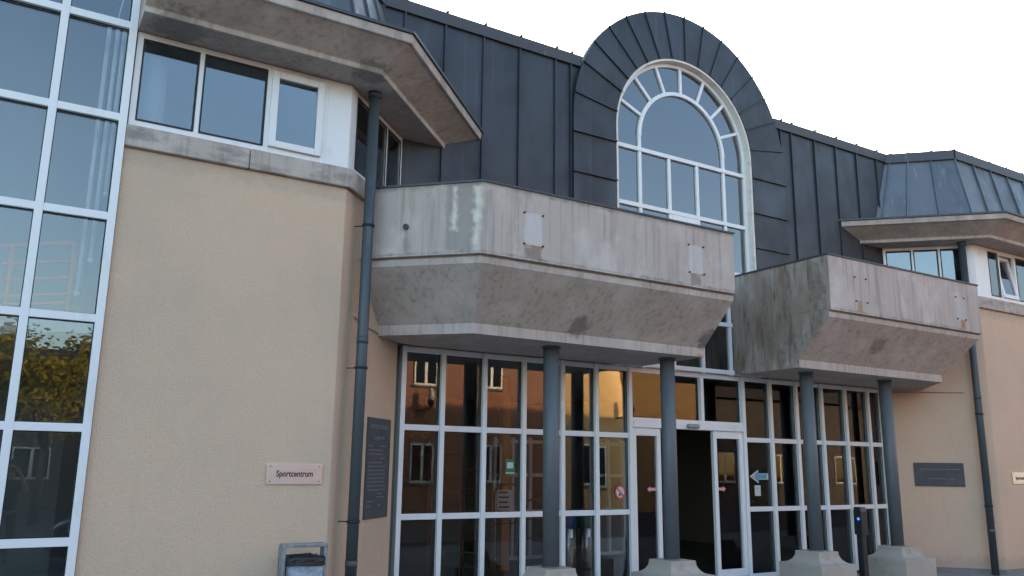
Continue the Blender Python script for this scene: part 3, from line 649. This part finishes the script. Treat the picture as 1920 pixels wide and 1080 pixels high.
def d_arrow(S, L_):
    vs = [(.22, .05), (-.02, .05), (-.02, .11), (-.22, 0), (-.02, -.11), (-.02, -.05), (.22, -.05)]
    for m_, s, n0 in (('paper', 1.0, 0), ('cyan', .8, .0024)):
        MB().add([L_.p(a*s, n0+.0015, b*s) for a, b in vs]+[L_.p(a*s, n0, b*s) for a, b in vs], [tuple(range(7)), tuple(range(7, 14))]+[(i, (i+1) % 7, 7+(i+1) % 7, 7+i) for i in range(7)]).build('arrow', m_, S)
    disc(L_, -.12, 0, .028, .005, .006).build('dot', 'pink', S)
notice('arrow_sign', 10.98, 1.57, 0, 0, None, 'blue arrow with white border pointing left on the glass right of the doors', deco=d_arrow, cat='sign', n=-.0072)
notice('paper_notice', 10.93, 1.34, .14, .17, 'paper', 'small white paper sheet on the glass below the blue arrow', n=-.0072, deco=lambda S, L_: MB().fbox(L_, -.02, .01, .0024, .0034, .03, .05).build('mark', 'red', S))

# ---------------------------------------------------------------- litter bin and bollard
lb = empty('litter_bin', (2.72, 8.34, Z0)); tag(lb, 'galvanised litter bin with black liner below the Sportcentrum plate', 'litter bin')
h = .99
g = MB().box(-.22, -.19, -.07, .07, 0, h).box(.19, .22, -.07, .07, 0, h).box(-.22, .22, -.07, .07, h, h+.035); g.build('frame', 'galv', lb, .006)
def rrect(hw, hd, z, r=.05, n=4):
    out = []
    for cx, cy, a0 in ((hw-r, hd-r, 0), (-hw+r, hd-r, 90), (-hw+r, -hd+r, 180), (hw-r, -hd+r, 270)):
        for k in range(n+1): t = R(a0+90*k/n); out.append((cx+r*math.cos(t), cy+r*math.sin(t), z))
    return out
MB().loft([rrect(.155, .13, .3), rrect(.182, .157, .87), rrect(.174, .149, .87), rrect(.16, .135, .4)], True, True).build('bucket', 'galv', lb)
g = MB().loft([rrect(.185+random.uniform(0, .006), .16, z) for z in (.83, .86, .885)]+[rrect(.182, .158, .905), rrect(.165, .14, .90), rrect(.15, .12, .6)], True, True)
g.v = [(x+random.uniform(-.004, .004), y+random.uniform(-.004, .004), z+random.uniform(-.011, .011)) for x, y, z in g.v]; g.build('bin_liner', 'liner', lb)
g = MB().box(-.05, .05, -.168, -.155, .70, .73); g.build('latch_plate', 'flash', lb, .004)
bo = empty('bollard', (11.88, 8.78, Z0)); tag(bo, 'slim black bollard with a small blue light between the two right columns', 'bollard')
MB().loft([rrect(.055, .055, 0, .015), rrect(.055, .055, .84, .015)]).build('post', 'bollard', bo)
MB().loft([rrect(.075, .075, .80, .015), rrect(.075, .075, 1.15, .015), rrect(.072, .06, 1.22, .015)]).build('head', 'bollard', bo)
n_ = MB().tube((-.074, -.02, 1.04), (-.081, -.02, 1.04), .022, 16); n_.build('indicator_light', 'bluelamp', bo)

# ---------------------------------------------------------------- things inside, seen through the glass
rl = empty('stair_railing', (0.47, 9.3, 3.1)); tag(rl, 'tube railing coloured salmon for warm sunlight, behind the left curtain wall', 'railing')
L_ = Vector((-S2, S2, 0))
for z in (.76, .57, .40, .23, .14): MB().tube(Vector((0, 0, z)), L_*3+Vector((0, 0, z)), .026 if z > .7 else .015, 10).build('rail', 'salmon', rl)
for k in range(5): MB().tube(L_*(.76*k), L_*(.76*k)+Vector((0, 0, .76)), .03, 10).build('post', 'salmon', rl)
MB().prism([(.5, 9.34), (.775, 9.34), (.775, 12.5), (-2.62, 12.5)], 2.95, 3.1).build('stair_landing', 'in_white', B)
for i, (x, y, zb) in enumerate(((.60, 9.02, 3.62), (.52, 9.05, 3.28), (.66, 8.95, 4.3))):
    t = MB().tube((0, 0, 0), (0, 0, 6.2-zb), .022, 12).tube((0, 0, -.012), (0, 0, .03), .026, 12).build('hanging_tube', 'in_white', None, 0, (x, y, zb))
    tag(t, ['long pale tube hanging behind the curtain wall, middle one', 'pale hanging tube reaching lowest behind the curtain wall', 'short pale hanging tube nearest the beige wall'][i], 'tube', 'tubes hanging in the stairwell')
sr_ = empty('lobby_railing', (5.2, 11.7, 0)); tag(sr_, 'tube stair railing with rounded ends inside the lobby, coloured red for warm light', 'railing')
for k in range(5):
    x0, zt = .55*k, 2.12-.24*k; pts = [(x0, 0, 0)]+[(x0, 0, zt-.15)]+[(x0+.15*(1-math.cos(t)), 0, zt-.15+.15*math.sin(t)) for t in (R(30), R(60), R(90))]+[(x0+.38, 0, zt), (x0+.47, 0, zt-.06), (x0+.5, 0, zt-.2), (x0+.5, 0, 0)]
    MB().path(pts, .016).build('hoop', 'rail_red', sr_)
    for z in (.3, .6): MB().tube((x0, 0, zt-z), (x0+.5, 0, zt-z), .009, 8).build('rail', 'rail_red', sr_)
for x, m_, lab in ((8.48, 'blue', 'steel lobby bin with a blue top behind the glass'), (8.86, 'green', 'steel lobby bin with a dark green top behind the glass')):
    b_ = empty('lobby_bin', (x, 12, 0)); tag(b_, lab, 'bin')
    MB().lathe([(.13, .0), (.14, .02), (.14, .66), (.13, .67)], (0, 0, 0)).build('bin_body', 'steel', b_); MB().lathe([(.145, .67), (.145, .88), (.12, .93), (.05, .94)], (0, 0, 0)).build('bin_top', m_, b_)
    MB().box(-.06, .06, -.146, -.136, .34, .52).build('bin_label', 'paper', b_)

# ---------------------------------------------------------------- across the street: what the glass mirrors
def house(name, x0, x1, yf, hh, wallm, label, wins, roof, ridge=0, depth=10):
    H = empty(name, ((x0+x1)/2, yf, Z0)); tag(H, label, 'building'); w = (x1-x0)/2
    MB().box(-w, w, -depth, 0, 0, hh).build('wall', wallm, H)
    if ridge: MB().loft([[(-w-.2, .35, hh), (-w-.2, -depth-.3, hh), (-w-.2, -depth/2, hh+ridge)], [(w+.2, .35, hh), (w+.2, -depth-.3, hh), (w+.2, -depth/2, hh+ridge)]]).build('roof', roof, H)
    else: MB().box(-w-.15, w+.15, -depth-.1, .18, hh, hh+.25).build('roof', roof, H)
    for (x, z, ww, wh) in wins:
        x -= (x0+x1)/2; z -= Z0
        f = MB().box(x-ww/2, x+ww/2, .004, .05, z-wh/2, z+wh/2).build('window', 'white', H)
        for s in (-1, 1): MB().box(x+s*ww/4-ww/4+.06, x+s*ww/4+ww/4-.06, .052, .058, z-wh/2+.07, z+wh/2-.07).build('pane', 'carglass', f)
        MB().box(x-ww/2-.08, x+ww/2+.08, .004, .10, z-wh/2-.07, z-wh/2-.003).build('sill', 'plinth', f)
    return H
house('brick_house', 8.6, 18.3, -7, 9.2, 'brick', 'red brick house with white windows mirrored in the left lobby glass', [(x, z, .9, 1.35) for x in (10.6, 12.9, 15.6) for z in (5.15, 1.75)], 'tile', 3)
house('plaster_house', 18.9, 27.2, -7.3, 8.0, 'yplaster', 'yellow plastered building mirrored in the glass over the doors', [(x, 1.8, 1.1, 1.6) for x in (20.5, 25.5)], 'tile', 0)
house('added_far_house', 27.8, 48, -9.5, 5.2, 'gplaster', 'unseen dark low building added beyond the yellow one to dim the right lobby glass', [(x, 1.7, 1.3, 1.4) for x in (30, 34, 39, 43)], 'tile', 2.4)  # unseen house put in dark so the right lobby glass mirrors less brightness
house('low_house', -18, 7.6, -20, 3.9, 'gplaster', 'low grey house with dark tiled roof mirrored in the left curtain wall', [(x, 1.7, 1.3, 1.2) for x in (-9, -4, 1.2, 4.4)], 'tile', 2.6, 8)
for x, y, z, lab in ((12.6, -7, 3.9, 'wall lantern on the red brick house, mirrored in the lobby glass'), (21.9, -7.3, 4.0, 'wall lantern on the yellow building, mirrored in the lobby glass')):
    la = empty('wall_lantern', (x, y, z)); tag(la, lab, 'lantern')
    MB().path([(0, 0, -.35), (0, .12, -.35), (.25, .45, -.28), (.3, .5, -.2)], .035).build('bracket', 'black', la)
    MB().lathe([(.06, -.2), (.11, -.1), (.12, 0)], (.3, .5, 0), 12).build('cup', 'black', la); MB().lathe([(.10, .0), (.10, .3), (.06, .42), (.02, .45)], (.3, .5, 0), 12).build('lamp_glass', 'paper', la)
tr = empty('street_tree', (1.2, -12, Z0)); tag(tr, 'yellow green street tree mirrored in the left curtain wall', 'tree')
g = MB().tube((0, 0, 0), (.05, 0, 2.2), .13, 10, .09)
tips = []
for k in range(9):
    a = k*2.4; r = random.uniform(.9, 1.9); e = (r*math.cos(a), r*math.sin(a), random.uniform(3.2, 5.4)); m_ = (.05+e[0]*.45, e[1]*.45, 2.2+(e[2]-2.2)*.62)
    g.tube((.05, 0, 2.1), m_, .055, 6, .035); g.tube(m_, e, .035, 6, .012); tips += [e, m_]
g.build('trunk', 'bark', tr)
g = MB()
for k in range(7000):
    c = Vector(random.choice(tips)); p = c+Vector((random.gauss(0, .42), random.gauss(0, .42), random.gauss(0, .27)))
    a = Vector((random.uniform(-1, 1), random.uniform(-1, 1), random.uniform(-.6, .6))).normalized(); b = a.orthogonal().normalized(); s = random.uniform(.06, .13)
    g.add([p-a*s, p+b*s*.5, p+a*s, p-b*s*.5], [(0, 1, 2, 3)])
cr_o = g.build('crown', 'leaf', tr); cr_o['kind'] = 'stuff'

# parked car just beside the camera, mirrored low in the curtain wall
ca = empty('parked_car', (.98, .15, Z0)); tag(ca, 'dark parked car whose bonnet is mirrored low in the curtain wall', 'car')
def csec(x, hw, zt, zb, r=.12):
    return [(x, -hw+.06, zb), (x, -hw, zb+.15), (x, -hw, zt-.22), (x, -hw+.05, zt-.07), (x, -hw+.2, zt), (x, 0, zt+.03), (x, hw-.2, zt), (x, hw-.05, zt-.07), (x, hw, zt-.22), (x, hw, zb+.15), (x, hw-.06, zb), (x, 0, zb)]
MB().loft([csec(*a) for a in ((0, .60, .62, .30), (.06, .72, .70, .22), (.25, .80, .80, .19), (.7, .85, .90, .18), (1.15, .86, .97, .18), (2.5, .87, 1.0, .18), (3.6, .86, 1.02, .18), (4.05, .80, .98, .22), (4.15, .70, .85, .30))], True, True).build('body', 'car', ca)
MB().loft([[(x, -w, z0), (x, w, z0), (x+dx, w*.82, z1), (x+dx, -w*.82, z1)] for x, w, z0, z1, dx in ((1.1, .78, .96, .97, 0), (1.85, .80, .97, 1.42, .0), (2.6, .80, .98, 1.47, 0), (3.4, .79, .98, 1.42, 0), (3.98, .74, .98, 1.0, 0))], True, True).build('windows', 'carglass', ca)
MB().loft([[(x, -w, z), (x, w, z), (x, w-.03, z+.035), (x, -w+.03, z+.035)] for x, w, z in ((1.8, .66, 1.405), (2.6, .67, 1.462), (3.45, .655, 1.405))], True, True).build('roof', 'car', ca)
for s in (-1, 1):
    MB().hexa([(.10, s*.42, .60), (.24, s*.79, .62), (.42, s*.805, .70), (.22, s*.44, .68), (.13, s*.42, .70), (.27, s*.785, .755), (.48, s*.79, .79), (.26, s*.44, .77)]).build('headlight', 'lamp', ca, .01)
    MB().box(1.35, 1.52, s*.97-.09, s*.97+.09, .98, 1.1).build('mirror', 'car', ca, .03)
    for x in (.78, 3.35):
        wv = MB().tube((x, s*.87, .32), (x, s*.67, .32), .32, 24).build('wheel', 'tyre', ca); MB().tube((x, s*.88, .32), (x, s*.80, .32), .21, 16).build('rim', 'galv', wv)
MB().box(-.012, .02, -.42, .42, .40, .56).build('grille', 'black', ca, .01); MB().box(-.03, -.014, -.26, .26, .30, .40).build('number_plate', 'paper', ca)

# photographer, standing beside the lens and mirrored in the curtain wall
def with_skin(name, joints, edges, m, parent, root=0):
    me = bpy.data.meshes.new(name); me.from_pydata([j[:3] for j in joints], edges, []); me.materials.append(M[m])
    bm = bmesh.new(); bm.from_mesh(me); ly = bm.verts.layers.skin.verify(); bm.verts.ensure_lookup_table()
    for i, j in enumerate(joints):
        bm.verts[i][ly].radius = (j[3], j[4] if len(j) > 4 else j[3]); bm.verts[i][ly].use_root = (i == root)
    bm.to_mesh(me); bm.free()
    o = bpy.data.objects.new(name, me); COL.objects.link(o); o.parent = parent
    md = o.modifiers.new('skin', 'SKIN'); md.use_smooth_shade = True
    s_ = o.modifiers.new('sub', 'SUBSURF'); s_.levels = 2; s_.render_levels = 2
    return o
pe = empty('person', (.30, -.55, Z0)); tag(pe, 'person in dark t-shirt and trousers holding up a phone, mirrored in the curtain wall', 'person')
J = [(0, 0, 1.44, .07), (0, .01, 1.53, .058), (0, .02, 1.60, .075, .085), (0, .03, 1.68, .085, .10), (0, .02, 1.76, .06, .075)]; E_ = [(0, 1), (1, 2), (2, 3), (3, 4)]
for s in (-1, 1):
    k = len(J); J += [(s*.17, .01, 1.42, .05), (s*.29, .10, 1.24, .043), (s*.21, .26, 1.45, .036), (s*.13, .37, 1.62, .028), (s*.115, .39, 1.66, .034, .02)]; E_ += [(0, k), (k, k+1), (k+1, k+2), (k+2, k+3), (k+3, k+4)]
    for f in range(4):
        q = len(J); J += [(s*(.10-.006*f), .40+.004*f, 1.70-.022*f, .009), (s*(.075-.004*f), .43, 1.705-.024*f, .008), (s*.055, .435, 1.70-.024*f, .007)]; E_ += [(k+4, q), (q, q+1), (q+1, q+2)]
    q = len(J); J += [(s*.10, .385, 1.63, .011), (s*.07, .39, 1.625, .009)]; E_ += [(k+4, q), (q, q+1)]
with_skin('body', J, E_, 'skin', pe)
with_skin('hair', [(0, -.01, 1.70, .092, .10), (0, .0, 1.78, .085, .095), (0, .06, 1.80, .05)], [(0, 1), (1, 2)], 'hair', pe)
J = [(0, 0, .92, .15, .11), (0, 0, 1.10, .155, .11), (0, 0, 1.30, .17, .115), (0, 0, 1.42, .13, .09), (0, .005, 1.475, .075)]; E_ = [(0, 1), (1, 2), (2, 3), (3, 4)]
for s in (-1, 1):
    k = len(J); J += [(s*.18, .01, 1.42, .075), (s*.25, .065, 1.31, .068)]; E_ += [(3, k), (k, k+1)]
with_skin('t_shirt', J, E_, 'shirt', pe)
J = [(0, 0, .96, .14, .11)]; E_ = []
for s in (-1, 1):
    k = len(J); J += [(s*.09, 0, .85, .10), (s*.11, .01, .50, .072), (s*.12, -.01, .12, .058)]; E_ += [(0, k), (k, k+1), (k+1, k+2)]
with_skin('trousers', J, E_, 'jeans', pe)
for s in (-1, 1): with_skin('shoe', [(s*.12, -.03, .055, .05), (s*.125, .08, .045, .046), (s*.135, .17, .035, .036)], [(0, 1), (1, 2)], 'shoe', pe)
for s in (-1, 1):
    with_skin('ear', [(s*.088, .02, 1.70, .012, .02), (s*.092, .02, 1.68, .012, .018)], [(0, 1)], 'skin', pe)
    MB().lathe([(.001, -.011), (.009, -.006), (.011, 0), (.009, .006), (.001, .011)], (s*.034, .118, 1.695), 10).build('eye', 'black', pe)
with_skin('nose', [(0, .118, 1.69, .010), (0, .138, 1.662, .014)], [(0, 1)], 'skin', pe)
MB().box(-.025, .025, .108, .122, 1.622, 1.630).build('mouth', 'red', pe, .003)
ph = MB().box(-.075, .075, -.005, .005, -.038, .038).build('smartphone', 'black', None, .004, (.30, -.12, Z0+1.665)); tag(ph, 'black smartphone held sideways in both hands of the photographer', 'phone')
